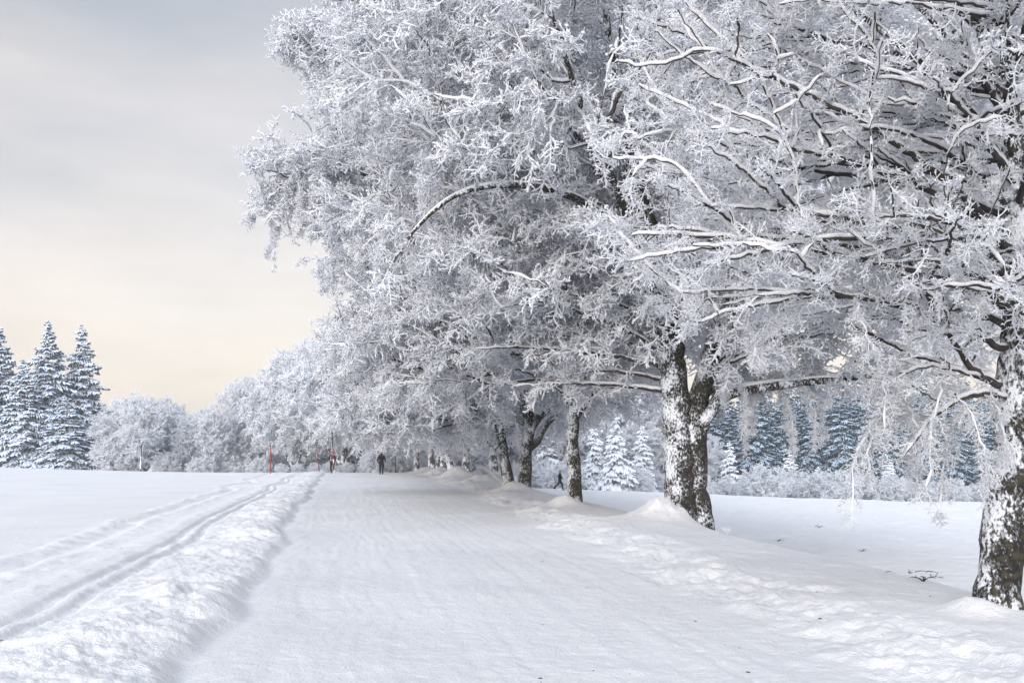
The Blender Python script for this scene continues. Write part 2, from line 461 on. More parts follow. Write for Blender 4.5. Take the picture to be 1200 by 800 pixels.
def grow(seed, limbs, ell, n_pts, tip_r=.007, bf=.45, clump=1.1, gap=.42, zmin=None, expo=2.35, holes=()):
    """limbs: lists of (x,y,z,r); ell: (cx,cy,cz,rx,ry,rz,weight[,shell]) -> chains of (pts, radii) and tip data"""
    rng = np.random.default_rng(seed)
    pos = []; par = []; fixr = []; plen = []
    for L in limbs:
        L = np.array(L, float)
        C = catmull(L, 4)
        if pos:
            d = np.linalg.norm(np.array(pos)-C[0, :3], axis=1); pr = int(d.argmin())
            if d[pr] > .6 and C[0, 2] < .3: pr = -1
            elif d[pr] > .02: C[0, :3] = pos[pr]
        else: pr = -1
        for i, c_ in enumerate(C):
            if i == 0 and pr >= 0: continue
            pos.append(c_[:3]); par.append(pr); fixr.append(c_[3])
            plen.append(0 if pr < 0 else plen[pr]+np.linalg.norm(c_[:3]-pos[pr]))
            pr = len(pos)-1
    ns_ = len(pos)
    # target points
    W = np.array([e[6] for e in ell], float); W /= W.sum()
    T = []
    while sum(len(a) for a in T) < n_pts:
        k = rng.choice(len(ell), 4000, p=W); e = np.array([list(q[:6])+[q[7] if len(q) > 7 else .4] for q in ell])[k]
        d = rng.normal(0, 1, (4000, 3)); d /= np.linalg.norm(d, axis=1, keepdims=True)
        rr = (e[:, 6]**2.2+(1-e[:, 6]**2.2)*rng.random(4000))**(1/2.2)
        q = e[:, :3]+d*rr[:, None]*e[:, 3:6]
        f = vnoise3(q/clump*np.array([1, 1, 1.5]), seed)*.7+vnoise3(q/clump*2.3, seed+5)*.3
        ok = f > gap
        if zmin is not None: ok &= q[:, 2] > zmin(q)
        for hx, hy, hzz, ax_, ay_, az_ in holes: ok &= ((q[:, 0]-hx)/ax_)**2+((q[:, 1]-hy)/ay_)**2+((q[:, 2]-hzz)/az_)**2 > 1
        T.append(q[ok])
    T = np.concatenate(T)[:n_pts]
    A = np.array(pos); PL = np.array(plen)
    okseed = np.array([a[2] > .9 for a in pos])
    cost = np.full(len(T), 1e9); bp = np.zeros(len(T), int)
    for j in range(ns_):
        if not okseed[j]: continue
        v = T-A[j]; dd = np.linalg.norm(v, axis=1)
        c_ = dd+bf*(PL[j]+dd)
        m_ = c_ < cost; cost[m_] = c_[m_]; bp[m_] = j
    POS = np.vstack([A, np.zeros((len(T), 3))]); PLN = np.concatenate([PL, np.zeros(len(T))]); PAR = list(par)
    alive = np.ones(len(T), bool); n_ = ns_
    for it in range(len(T)):
        j = int(np.argmin(cost)); b = int(bp[j])
        POS[n_] = T[j]; PAR.append(b); PLN[n_] = PLN[b]+np.linalg.norm(T[j]-POS[b])
        cost[j] = 1e12; alive[j] = False
        dd = np.linalg.norm(T-T[j], axis=1); c_ = dd+bf*(PLN[n_]+dd)
        m_ = (c_ < cost) & alive; cost[m_] = c_[m_]; bp[m_] = n_
        n_ += 1
    PAR = np.array(PAR); Nn = len(POS)
    ch = [[] for _ in range(Nn)]
    for i in range(Nn):
        if PAR[i] >= 0: ch[PAR[i]].append(i)
    # smooth
    for it in range(3):
        Q = POS.copy()
        for i in range(ns_, Nn):
            p_ = PAR[i]
            if ch[i]:
                c_ = POS[ch[i]].mean(0); Q[i] = .5*POS[i]+.25*(POS[p_]+c_)
        POS = Q
    rad = np.zeros(Nn); w_ = np.full(Nn, 0.0)
    for i in range(Nn-1, -1, -1):
        if not ch[i]: w_[i] = tip_r**expo
        r_ = w_[i]**(1/expo)
        rad[i] = r_
        if PAR[i] >= 0: w_[PAR[i]] += w_[i]+(.25*tip_r)**expo
    F_ = np.array(fixr); rad[:ns_] = np.maximum(F_, np.minimum(rad[:ns_], F_*1.3))
    for i in range(ns_, Nn): rad[i] = min(rad[i], .8*rad[PAR[i]] if PAR[i] < ns_ else rad[PAR[i]])
    # chains
    chains = []
    stack = [(i, -1) for i in range(Nn) if PAR[i] < 0]
    while stack:
        i, st = stack.pop()
        c_ = [st] if st >= 0 else []
        rr = []
        while True:
            c_.append(i)
            if not ch[i]: break
            if i < ns_:
                nx = [k for k in ch[i] if k < ns_ and k == i+1]
                nxt = nx[0] if nx else max(ch[i], key=lambda k: rad[k])
                if not nx and i < ns_-1 and False: pass
            else: nxt = max(ch[i], key=lambda k: rad[k])
            for k in ch[i]:
                if k != nxt: stack.append((k, i))
            i = nxt
        r_ = rad[c_].copy()
        if st >= 0 and len(r_) > 1: r_[0] = min(r_[0], r_[1]*1.15)
        chains.append((POS[c_], r_, c_[1] if (st >= 0 and len(c_) > 1) else c_[0]))
    return rng, chains, ns_, POS, rad, PAR

def resample(P, r, step):
    n = max(2, int(np.linalg.norm(np.diff(P, axis=0), axis=1).sum()/step)+1)
    if len(P) > 2: C = catmull(np.column_stack([P, r]), 3)
    else: C = np.column_stack([P, r])
    s = np.concatenate([[0], np.cumsum(np.linalg.norm(np.diff(C[:, :3], axis=0), axis=1))])
    t_ = np.linspace(0, s[-1], n)
    return np.column_stack([np.interp(t_, s, C[:, k]) for k in range(4)]), s[-1]/(n-1)

def broadleaf(name, seed, limbs, ell, n_pts, sprays, per=3.2, level='mid', label='', cat='tree', loc=(0, 0, 0), rz=0, s=1, group=None,
              trunk_r=.07, step=.14, rime_r=.018, snowcap=True, hang=None, sp_scale=(.7, 1.25), **kw):
    rng, chains, ns_, POS, rad, PAR = grow(seed, limbs, ell, n_pts, **kw)
    root = thing(name, label, cat, loc, rz, group, s)
    tr = Acc(); br = Acc(); sn = Acc()
    bucket = {}
    sp, sdr = [], []
    def put(acc_key, Q, r_, sides):
        bucket.setdefault((acc_key, len(Q), sides), []).append((Q, r_))
    for P, r_, first in chains:
        big = r_.max() > trunk_r
        C, st = resample(P, r_, step if not big else max(step, .12))
        n = len(C)
        if n < 2: continue
        if not big and n > 2:                                   # organic wobble
            w_ = rng.normal(0, {'near': .007, 'mid': .018, 'far': .04}[level], (n, 3)); w_[0] = 0; C[:, :3] += w_
        Q = C[:, :3]; rr = C[:, 3]
        T_ = np.gradient(Q, axis=0); T_ /= np.linalg.norm(T_, axis=1, keepdims=True)+1e-9
        if big:
            w_ = rng.normal(0, .02, (n, 3)); w_[0] = 0; w_[:, 2] = 0
            put('t', Q+w_*np.minimum(1, rr[:, None]*4), rr*(1+rng.normal(0, .055, n)+.10*(vnoise3(Q*1.8, seed)-.5)), 16 if level != 'far' else 8)
        else:
            put('b', Q, rr, (5 if level == 'near' else 4) if level != 'far' else 3)
        if snowcap:
            hzt = np.sqrt(T_[:, 0]**2+T_[:, 1]**2)
            if big:
                cov = ss(.40, .75, hzt)
                off = rr*(.70)+.016; rs = rr*.72*cov+.0
                rs = rs*(1+rng.normal(0, .10, n)); rs = np.minimum(rs, .12)
                rs[-1] *= .5
                if cov.max() > .2: put('s', Q+np.array([0, 0, 1.0])*(off*cov-rr*(1-cov)*0)[:, None], np.maximum(rs, .001), 8)
            else:
                lump = 1+rng.normal(0, .20 if level == 'near' else .32, n).clip(-.6, .9)
                rs = (rime_r*(.75+.35*ss(.2, .8, hzt))+.55*rr)*lump
                bare = vnoise3(Q*1.1, seed+9) < .40            # stretches shaken free of snow
                if level == 'near': rs = np.minimum(rs, .016+.5*rr); rs = rs*(1-.35*ss(.8, .97, np.abs(T_[:, 2])))
                rs = np.where(bare, np.minimum(rs*.4, rr*.5), rs)
                rs[-1] *= .4
                put('s', Q+np.array([0, 0, 1.0])*(rr*.85+rime_r*.55)[:, None], rs, 5 if level == 'near' else 4)
        # sprays on the thin wood
        thin = np.where(rr < (.030 if level != 'far' else .04))[0]
        if len(thin):
            cnt = rng.poisson(per*st/.25*len(thin)/1.0*.25)+ (1 if r_[-1] < .02 else 0)
            if cnt:
                k = rng.choice(thin, cnt); k[0] = n-1 if rr[-1] < .03 else k[0]
                p_ = Q[k]; d_ = T_[k]*1.0+rng.normal(0, .62, (cnt, 3))
                d_[:, 2] += rng.normal(-.12, .25, cnt)
                sp.append(p_); sdr.append(d_)
    for (key, n, sides), lst in bucket.items():
        V, F = tubes(np.array([a for a, _ in lst]), np.array([b for _, b in lst]), sides)
        {'t': tr, 'b': br, 's': sn}[key].add(V, F)
    cr_ = Acc()
    place_sprays(cr_, sprays, np.concatenate(sp), np.concatenate(sdr), rng, *sp_scale)
    nsp = sum(len(a) for a in sp)
    if hang:                                                     # long rime-heavy twigs hanging down
        S = []; Rr = []; hp = []; hd = []
        for (hx, hy, hz0, ln, cnt, spread) in hang:
            for _ in range(cnt):
                p0 = np.array([hx, hy, hz0])+rng.normal(0, spread, 3)
                j = np.linalg.norm(POS[ns_:]-p0, axis=1).argmin()+ns_; p0 = POS[j]
                l = ln*rng.uniform(.55, 1.1); tt = np.linspace(0, 1, 14)
                a = rng.uniform(0, 2*PI)
                o_ = np.array([math.cos(a), math.sin(a), 0])*.38*l
                q = p0+o_*np.sin(tt*1.8)[:, None]+np.array([0, 0, -l])*(tt**1.4)[:, None]+np.cumsum(rng.normal(0, .022, (14, 3)), 0)
                S.append(q); Rr.append((.007+.004*rng.random())*(1+rng.normal(0, .25, 14).clip(-.5, .6)))
                for c_ in range(int(34*l)+3):
                    kk = rng.integers(1, 14); hp.append(q[kk]); hd.append(np.array([rng.normal(0, .5), rng.normal(0, .5), -.9]))
        V, F = tubes(np.array(S), np.array(Rr), 5); cr_.add(V, F)
        place_sprays(cr_, sprays, np.array(hp), np.array(hd), rng, .2, .44)
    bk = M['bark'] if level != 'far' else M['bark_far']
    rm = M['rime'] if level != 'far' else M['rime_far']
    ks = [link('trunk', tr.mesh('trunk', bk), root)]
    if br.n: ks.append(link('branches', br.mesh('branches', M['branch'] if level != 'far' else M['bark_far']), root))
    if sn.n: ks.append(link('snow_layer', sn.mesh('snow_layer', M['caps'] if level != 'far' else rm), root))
    ks.append(link('crown', cr_.mesh('crown', rm), root))
    KIDS[root.name] = ks
    print(name, 'sprays', nsp, 'verts', tr.n+br.n+sn.n+cr_.n, round(time.time()-T0, 1))
    return root

def gpos(x, y, sink=.05): return (x, y, hz(x, y)-sink)
AV = 'rime-covered trees lining the right side of the path'

def sweeps(seed, trunk, n, z0, z1, L, az0, az1, r0, rise=(.15, .6), side=4):
    '''long gently arching branches with straight side shoots'''
    rg = random.Random(seed); o_ = []
    for i in range(n):
        f = (i+rg.random())/n; z = z0+(z1-z0)*f
        k = max(j for j in range(len(trunk)) if trunk[j][2] <= z); k = min(k, len(trunk)-2)
        u = (z-trunk[k][2])/(trunk[k+1][2]-trunk[k][2]); bx = trunk[k][0]*(1-u)+trunk[k+1][0]*u; by = trunk[k][1]*(1-u)+trunk[k+1][1]*u
        a = rg.uniform(az0, az1); l = L*rg.uniform(.6, 1.1)*(1-.25*f); e = rg.uniform(*rise)+.35*f
        c_, s_ = math.cos(a), math.sin(a); b = rg.uniform(-.12, .12)
        P_ = []
        for q in range(5):
            t_ = q/4
            P_.append((bx+l*t_*(c_-s_*b*t_), by+l*t_*(s_+c_*b*t_), z+l*(e*t_-(.30+.25*(1-f))*t_*t_*e*1.2), r0*(1-.85*t_)))
        o_.append(P_)
        for j in range(side):
            q = rg.uniform(.25, .9)*4; q0 = min(int(q), 3); w_ = q-q0
            p0 = [P_[q0][m_]*(1-w_)+P_[q0+1][m_]*w_ for m_ in range(3)]
            a2 = a+rg.choice((-1, 1))*rg.uniform(.4, .9); l2 = l*rg.uniform(.22, .42); e2 = rg.uniform(-.05, .45)
            o_.append([(p0[0]+l2*t_*math.cos(a2), p0[1]+l2*t_*math.sin(a2), p0[2]+l2*(e2*t_-.15*t_*t_), r0*(.45-.3*t_)) for t_ in (0, .33, .66, 1)])
    return o_
T1_TRUNK = [(0, 0, -.3), (.02, 0, .25), (.10, 0, 1.4), (.20, 0, 2.9), (.20, .05, 3.8), (.08, .1, 5.0), (-.2, .1, 6.0), (-.45, .1, 7.4), (-.6, .1, 8.8)]
# nearest tree, trunk at the right edge of the picture
x, y = TREES['t1']
broadleaf('frosted_tree', 11, [
    [(-.02, 0, -.4, .28), (.0, 0, .2, .215), (.12, 0, 1.4, .185), (.22, 0, 2.9, .165), (.20, .05, 3.8, .14), (.08, .1, 5.0, .115), (-.2, .1, 6.0, .085), (-.45, .1, 7.4, .05), (-.6, .1, 8.8, .02)],
    [(.20, .02, 3.3, 0.066), (.55, .1, 4.4, 0.059), (.95, .1, 5.8, 0.043), (1.3, 0, 7.4, 0.023), (1.5, 0, 8.6, 0.010)],
    [(.02, .1, 5.1, 0.046), (-.55, -.1, 5.55, 0.036), (-.95, -.25, 6.3, 0.026), (-1.25, -.3, 7.4, 0.013)],
    [(.18, .0, 4.0, 0.046), (-.5, -.3, 4.75, 0.036), (-1.5, -.6, 5.4, 0.025), (-2.5, -.9, 5.95, 0.012)],
    [(.20, 0, 3.3, 0.043), (-.6, -.5, 3.85, 0.033), (-1.6, -.8, 4.4, 0.023), (-2.7, -1.0, 4.85, 0.010)],
    [(.20, 0, 3.1, 0.040), (-.8, -.6, 3.35, 0.030), (-1.9, -.9, 3.35, 0.020), (-3.0, -1.0, 3.1, 0.008)],
    [(.15, 0, 2.1, 0.040), (-.35, -.2, 2.3, 0.030), (-.8, -.3, 2.95, 0.020), (-1.15, -.35, 3.6, 0.010)],
    [(.12, 0, 2.0, 0.036), (-.35, -.35, 2.05, 0.026), (-.8, -.5, 1.85, 0.017), (-1.1, -.55, 1.5, 0.008)],
    [(.2, .1, 3.0, 0.040), (.2, .9, 3.6, 0.033), (-.3, 2.0, 4.2, 0.020), (-.8, 2.8, 4.6, 0.008)],
    [(.2, .1, 2.7, 0.040), (1.1, .1, 3.3, 0.030), (2.2, 0, 3.6, 0.017), (3.0, 0, 3.6, 0.008)],
    ]+sweeps(3, T1_TRUNK, 46, 2.4, 7.4, 3.7, R(125), R(262), .036, side=6)+sweeps(4, T1_TRUNK, 8, 3.0, 7.4, 2.6, R(-90), R(90), .032), [(-.4, .2, 5.2, 3.3, 2.8, 3.0, 10, .1), (-2.2, -.3, 4.3, 1.7, 1.6, 1.8, 2.6, .0), (-.9, -.2, 2.6, 1.2, .9, .8, 1.3, .0)],
    1200, SPR_NEAR, per=3.8, level='near', loc=gpos(x, y), step=.065, rime_r=.0165, bf=.6, clump=.7, gap=.42, trunk_r=.05, tip_r=.006, holes=[(.1, -1.7, 4.2, .6, 1.75, 2.1), (-.55, -1.8, 5.6, .4, 1.6, .7)], sp_scale=(.22, .62),
    zmin=lambda q: np.where(q[:, 0] > -.35, 3.1, np.where(q[:, 0] > -1.2, 1.95, 2.75)),
    hang=[(-.85, -.2, 2.0, 1.0, 7, .18), (-.65, -.1, 2.0, 1.1, 3, .10), (-1.1, -.3, 2.2, .7, 4, .2), (-2.2, -.6, 3.0, .6, 5, .4)],
    label='nearest frosted tree, its snow-speckled single trunk at the right edge', group=AV)

# the big mossy double trunk
x, y = TREES['t2']
broadleaf('frosted_tree', 22, [
    [(-.15, 0, -.4, .50), (-.18, 0, .5, .38), (-.20, 0, 1.7, .34), (-.28, .05, 3, .31), (-.45, .1, 4.6, .26), (-.8, .2, 6.5, .21), (-1.5, .1, 9, .14), (-1.9, 0, 12, .06)],
    [(.30, .1, -.4, .34), (.22, .08, .5, .30), (.15, .08, 1.5, .31), (.18, .1, 2.5, .27), (.6, .2, 4.0, .21), (1.1, .3, 6, .17), (1.7, .5, 9, .11), (2.1, .6, 12, .05)],
    [(.30, .0, 2.2, .15), (.75, -.15, 2.85, .13), (1.5, -.3, 3.05, .11), (2.8, -.4, 3.2, .08), (4.6, -.5, 3.35, .045), (6, -.5, 3.3, .02)],
    [(.25, .0, 1.9, .14), (.55, .15, 2.6, .13), (1.2, .3, 3.6, .10), (2.4, .3, 4.4, .07), (4.0, .2, 5.0, .03)],
    [(-.5, .1, 5.0, .13), (-1.2, -.8, 6.0, .10), (-2.4, -1.8, 6.75, .08), (-3.6, -2.5, 6.95, .065), (-4.9, -2.8, 6.75, .048), (-5.8, -2.9, 6.05, .032), (-6.4, -2.8, 5.2, .015)],
    [(-.6, .1, 5.6, .14), (-2, -.2, 7.9, .11), (-4, -.6, 10.2, .07), (-6, -.6, 12.3, .03)],
    [(-.4, 0, 4.0, .12), (-1.4, -2, 6, .09), (-2.6, -3.8, 8, .06), (-3.4, -5, 9.8, .02)],
    [(.7, .2, 4.3, .12), (1.6, -1.6, 6.2, .09), (2.8, -3.2, 8, .06), (3.6, -4.6, 9.6, .02)],
    [(.9, .2, 5.4, .12), (2.8, .6, 7.6, .09), (5, .8, 9.4, .05), (7, .8, 10.6, .02)],
    [(-.4, .1, 4.2, .12), (-1.0, 2, 6.5, .09), (-1.8, 4, 8.8, .05), (-2.2, 5.2, 10, .02)],
    [(.8, .3, 5.0, .12), (1.6, 2.2, 7.4, .08), (2.4, 4.2, 9.4, .04)],
    ]+sweeps(7, [(-.2, 0, 1.7), (-.28, .05, 3), (-.45, .1, 4.6), (-.8, .2, 6.5), (-1.5, .1, 9)], 14, 2.9, 6.0, 4.4, R(130), R(290), .055, side=4)+sweeps(8, [(.18, .1, 2.5), (.6, .2, 4.0), (1.1, .3, 6)], 8, 2.7, 5.5, 4.0, R(-75), R(50), .05, side=4), [(-.2, 0, 9.6, 7.9, 6.8, 6.0, 12, .55), (-.2, 0, 8.5, 6.8, 5.8, 4.3, 3, .0), (3.6, -.2, 5.2, 4.4, 3.2, 2.5, 4.0, .1), (-3.6, -3.2, 9.3, 3.2, 2.4, 2.6, 1.6, .3), (-6.6, -.8, 12.2, 1.8, 1.4, 1.4, .6, .1), (-3.4, .8, 4.5, 3.2, 2.2, 1.7, 2.0, .0)],
    3900, SPR_MID, per=2.9, level='mid', loc=gpos(x, y), step=.18, rime_r=.020, bf=.42, clump=1.3, gap=.43, trunk_r=.10, tip_r=.0075, holes=[(-1.1, -3, 7.2, .9, 3.2, 1.8), (-.15, -3, 5.6, .7, 3.2, 1.0), (-2.4, -5, 9.6, .8, 3.5, 1.3), (-4.5, -5.3, 6.3, 2.1, 3.2, .75)],
    zmin=lambda q: np.where(q[:, 0] > 2.0, 3.0, np.where(q[:, 0] > -1, np.where(q[:, 0] > .5, 3.0, 3.5), 3.3+.30*np.minimum(6, -1-q[:, 0]))),
    hang=[(1.5, -.4, 3.3, 1.9, 6, .15), (3.2, -.4, 3.2, 1.1, 3, .3), (4.8, -.4, 3.4, 1.0, 3, .4), (.9, .2, 3.4, 1.2, 3, .2), (-6.4, -2, 7, 1.2, 8, .6)],
    label='broad frosted tree with two thick mossy trunks fused above a snow mound', group=AV)

# slimmer tree that forks above head height
x, y = TREES['t3']
broadleaf('frosted_tree', 33, [
    [(0.05, 0, -.4, .29), (0, 0, .3, .215), (-.04, 0, 1.4, .19), (-.05, 0, 2.5, .175), (-.2, 0, 3.4, .18), (-.6, 0, 4.5, .15), (-1.2, -.2, 6.6, .12), (-1.9, -.3, 9.5, .08), (-2.2, -.3, 12.6, .03)],
    [(-.05, 0, 2.9, .15), (.35, .1, 4.1, .13), (.75, .2, 5.8, .10), (1.2, .3, 9, .06), (1.4, .3, 12, .02)],
    [(-.02, 0, 2.3, .11), (.35, -.1, 2.9, .09), (1.1, -.2, 3.6, .07), (2.4, -.2, 4.3, .03)],
    [(-.6, 0, 4.3, .11), (-2.4, -1.0, 6.4, .09), (-4.6, -1.2, 8.4, .06), (-7.0, -.9, 9.3, .035), (-8.8, -.5, 8.7, .015)],
    [(-1.1, -.1, 6.3, .10), (-3, 0, 9, .08), (-5.2, .2, 11.4, .05), (-7.4, .3, 13.2, .02)],
    [(-.5, 0, 4, .10), (-1.6, -2, 6, .07), (-2.8, -3.6, 8, .03)],
    [(.5, .1, 4.9, .10), (2, -.8, 6.6, .07), (3.6, -1.5, 8.2, .03)],
    [(-.3, 0, 3.8, .10), (-1.8, .8, 4.9, .07), (-3.6, 1.2, 5.6, .04), (-5.2, 1.2, 5.9, .015)],
    [(-.4, 0, 4.2, .10), (-1.0, 2, 6.4, .07), (-1.8, 4, 8.4, .03)],
    ]+sweeps(9, [(-.05, 0, 2.5), (-.2, 0, 3.4), (-.6, 0, 4.5), (-1.2, -.2, 6.6)], 12, 2.9, 6.0, 4.2, R(0), R(360), .045, side=4), [(-1.6, 0, 9.4, 6.2, 5.8, 5.4, 10, .55), (-1.6, 0, 8.4, 5.4, 5, 4, 3, .0), (-7.4, -.6, 9.4, 1.8, 1.2, .95, 1.0, .0), (-8.2, -.5, 8.6, 1.0, .8, .8, .35, .0), (-7.2, .2, 13.1, 1.3, 1.2, .7, .55, .0), (-3.4, .6, 5.4, 2.6, 2.2, 1.3, 1.5, .0), (1.6, .3, 4.6, 2.6, 2, 1.3, 1.1, .0), (-4.6, .8, 4.4, 2.4, 2.2, 1.6, 1.2, .0), (-4.2, -1.0, 4.0, 3.0, 2.4, 1.6, 1.8, .0)],
    3400, SPR_MID, per=2.9, level='mid', loc=gpos(x, y), step=.2, rime_r=.022, bf=.42, clump=1.3, gap=.43, trunk_r=.09, tip_r=.008, holes=[(-.1, -3, 4.2, 1.1, 3.3, 1.7), (-1.9, -3, 7.2, .9, 3, 1.1)],
    zmin=lambda q: np.where(np.abs(q[:, 0]) < 1.2, 3.7, 2.5),
    hang=[(-8.2, -.5, 8.9, 1.4, 8, .5), (-6.8, -.6, 9.2, 1.3, 5, .6)],
    label='slimmer frosted tree, its single trunk forking into a Y above head height', group=AV)

def generic_limbs(seed, h, rr, fork, n, split=0, lean=0, rt=.28):
    rg = random.Random(seed)
    out_ = [[(0, 0, -.6, rt*1.15), (0, 0, .4, rt), (lean*.3, 0, fork*.6, rt*.85), (lean*.6, 0, fork, rt*.75), (lean, .1, h*.5, rt*.5), (lean*1.4, .1, h*.72, rt*.3), (lean*1.6, 0, h*.9, rt*.12)]]
    if split:
        out_.append([(split, .1, -.6, rt*.95), (split*1.1, .1, .5, rt*.8), (split*1.7, .2, fork, rt*.65), (split*3, .3, h*.45, rt*.42), (split*4.5, .4, h*.8, rt*.12)])
    for i in range(n):
        a = 2*PI*i/n+rg.uniform(-.4, .4); z0 = fork*rg.uniform(.85, 1.5); e = rg.uniform(.55, 1.1)
        c_, s_ = math.cos(a), math.sin(a)
        out_.append([(lean*.5, 0, z0, rt*.42), (c_*rr*.22+lean*.5, s_*rr*.22, z0+rr*.22*e+.3, rt*.36), (c_*rr*.5+lean*.5, s_*rr*.5, z0+rr*.5*e+.4, rt*.22), (c_*rr*.82, s_*rr*.82, z0+rr*.72*e+.3, rt*.08)])
    return out_

# split-trunk tree behind it
x, y = TREES['t4']
t4 = broadleaf('frosted_tree', 44, generic_limbs(4, 13.5, 7.5, 2.6, 9, split=-.62, lean=.25, rt=.28)+[[(.35, 0, 1.6, .16), (.9, -.1, 2.6, .12), (1.9, -.2, 3.4, .08), (3.2, -.3, 4.4, .03)]],
    [(-.5, 0, 8.2, 7.8, 6.6, 5.9, 10, .55), (-.5, 0, 7.4, 6.4, 5.6, 4.2, 3, 0), (-3.5, -1.0, 4.6, 4.2, 3.5, 2.3, 3, 0), (3, 0, 4.6, 3, 3, 2, 1.2, 0), (-4.2, -1.6, 3.3, 3.8, 3, 1.6, 2.2, 0)], 3300, SPR_MID, per=2.4, level='mid',
    loc=gpos(x, y), step=.28, rime_r=.028, bf=.42, clump=1.5, gap=.42, trunk_r=.11, tip_r=.010, sp_scale=(.9, 1.5), zmin=lambda q: np.where(np.abs(q[:, 0]) < 1.2, 3.0, 1.9),
    label='frosted tree with a split trunk, dark right stem, between the Y-forked tree and shrub', group=AV)

# three far kinds, re-used along the avenue and behind the brow
x, y = TREES['t5']
FA = broadleaf('frosted_tree', 55, generic_limbs(5, 13, 7.2, 2.6, 8, split=.55, lean=-.2, rt=.25),
    [(0, 0, 7.8, 7.6, 7.0, 6.0, 10, .6), (0, 0, 5.6, 6.6, 5.8, 3.8, 4, 0), (0, -1, 3.6, 6, 5, 1.9, 3, 0)], 2300, SPR_FAR, per=2.1, level='far', loc=gpos(x, y), step=.4, rime_r=.035, bf=.4,
    clump=1.6, gap=.42, trunk_r=.12, tip_r=.012, zmin=lambda q: 1.8+.0*q[:, 0],
    label='frosted tree with a pale snow-plastered trunk rising beside the twiggy shrub', group=AV)
x, y = TREES['t6']
FB = broadleaf('frosted_tree', 66, generic_limbs(6, 12.5, 7.0, 2.2, 9, split=-.9, lean=.35, rt=.26),
    [(-.3, 0, 7.6, 7.8, 6.8, 5.8, 10, .6), (0, 0, 5.4, 6.6, 5.6, 3.6, 4, 0), (0, -1, 3.5, 6, 5, 1.9, 3, 0)], 2300, SPR_FAR, per=2.1, level='far', loc=gpos(x, y), step=.4, rime_r=.035, bf=.4,
    clump=1.5, gap=.43, trunk_r=.12, tip_r=.012, zmin=lambda q: 1.8+.0*q[:, 0],
    label='frosted tree with a dark bowed stem left of a snow-plastered one, past the twiggy shrub', group=AV)
# low, many-stemmed fan
FC = broadleaf('frosted_tree', 77, [[(0, 0, -.8, .40), (0, 0, .8, .36), (-.2, 0, 2.2, .24), (-.9, .2, 5, .16), (-1.4, .2, 9, .06)]]+
    [[(0, 0, 1.1, .2), (math.cos(a)*1.2, math.sin(a)*1.0, 2.4, .17), (math.cos(a)*3.0, math.sin(a)*2.6, 5.0, .12), (math.cos(a)*4.6, math.sin(a)*4.2, 7.4, .05)] for a in (.1, .8, 1.9, 2.7, 3.3, 4.2, 5.3)],
    [(0, 0, 7.0, 6.6, 6.2, 4.8, 10, .6), (0, 0, 5.8, 5.2, 5, 3.2, 3, 0)], 1600, SPR_FAR, per=2.1, level='far', loc=gpos(-24.5, 116), step=.4, rime_r=.035, bf=.35,
    clump=1.5, gap=.43, trunk_r=.12, tip_r=.012, zmin=lambda q: 2.3+.0*q[:, 0],
    label='frosted tree spreading into a fan of dark stems right of the thick red pole', s=(.88, .88, 1.12))
# young, upright, sparse
FY = broadleaf('frosted_tree', 88, [[(0, 0, -.5, .11), (0, 0, 2, .09), (.1, 0, 5, .06), (.1, 0, 8.6, .015)], [(0, 0, 2, .05), (.6, .1, 4.5, .04), (.9, .1, 7, .012)], [(0, 0, 2.6, .05), (-.6, -.1, 4.8, .035), (-.9, 0, 7, .012)]],
    [(0, 0, 5.4, 2.2, 2.0, 3.6, 1, .1)], 360, SPR_FAR, per=2.0, level='far', loc=gpos(-40.6, 112), step=.4, rime_r=.03, bf=.6, clump=1.0, gap=.42, trunk_r=.06, tip_r=.010, sp_scale=(.6, 1.0),
    label='thin upright young frosted tree just right of the two domed trees')
# low rimed thicket bush
FS = broadleaf('frosted_bush', 99, [[(0, 0, -.3, .07), (-.3, 0, 1.2, .05), (-.8, 0, 2.6, .02)]]+[[(0, 0, .2, .05), (math.cos(a)*.8, math.sin(a)*.8, 1.4, .035), (math.cos(a)*1.6, math.sin(a)*1.5, 2.7, .012)] for a in (0, 1, 2, 3.3, 4.4, 5.4)],
    [(0, 0, 2.2, 2.6, 2.4, 1.9, 1, .3)], 420, SPR_FAR, per=2.2, level='far', loc=gpos(-46, 118), step=.35, rime_r=.03, bf=.4, clump=1.0, gap=.38, trunk_r=.06, tip_r=.010, sp_scale=(.55, .95), zmin=lambda q: .3+.0*q[:, 0],
    label='low frosted bush in front of the gap between the tall spruces and the domed tree', cat='bush')

BG = 'rime-covered trees beyond the brow of the hill'
def px(p, Y): return (p-600)/1200*Y
def put(src, X, Y, rz, s, label, group=None): return dup(src, gpos(X, Y, .1), rz, s, label, group)
# the avenue goes on
put(FA, *TREES['t7'], 2.0, 1.1, 'frosted tree with two close pale trunks, second before the avenue crosses the brow', AV)
put(FB, *TREES['t8'], 3.6, 1.12, 'frosted tree at the brow, a pale band of snow around its middle', AV)
put(FA, *TREES['t9'], 4.6, 1.1, 'frosted tree with dark forked trunk, last of the avenue at the brow', AV)
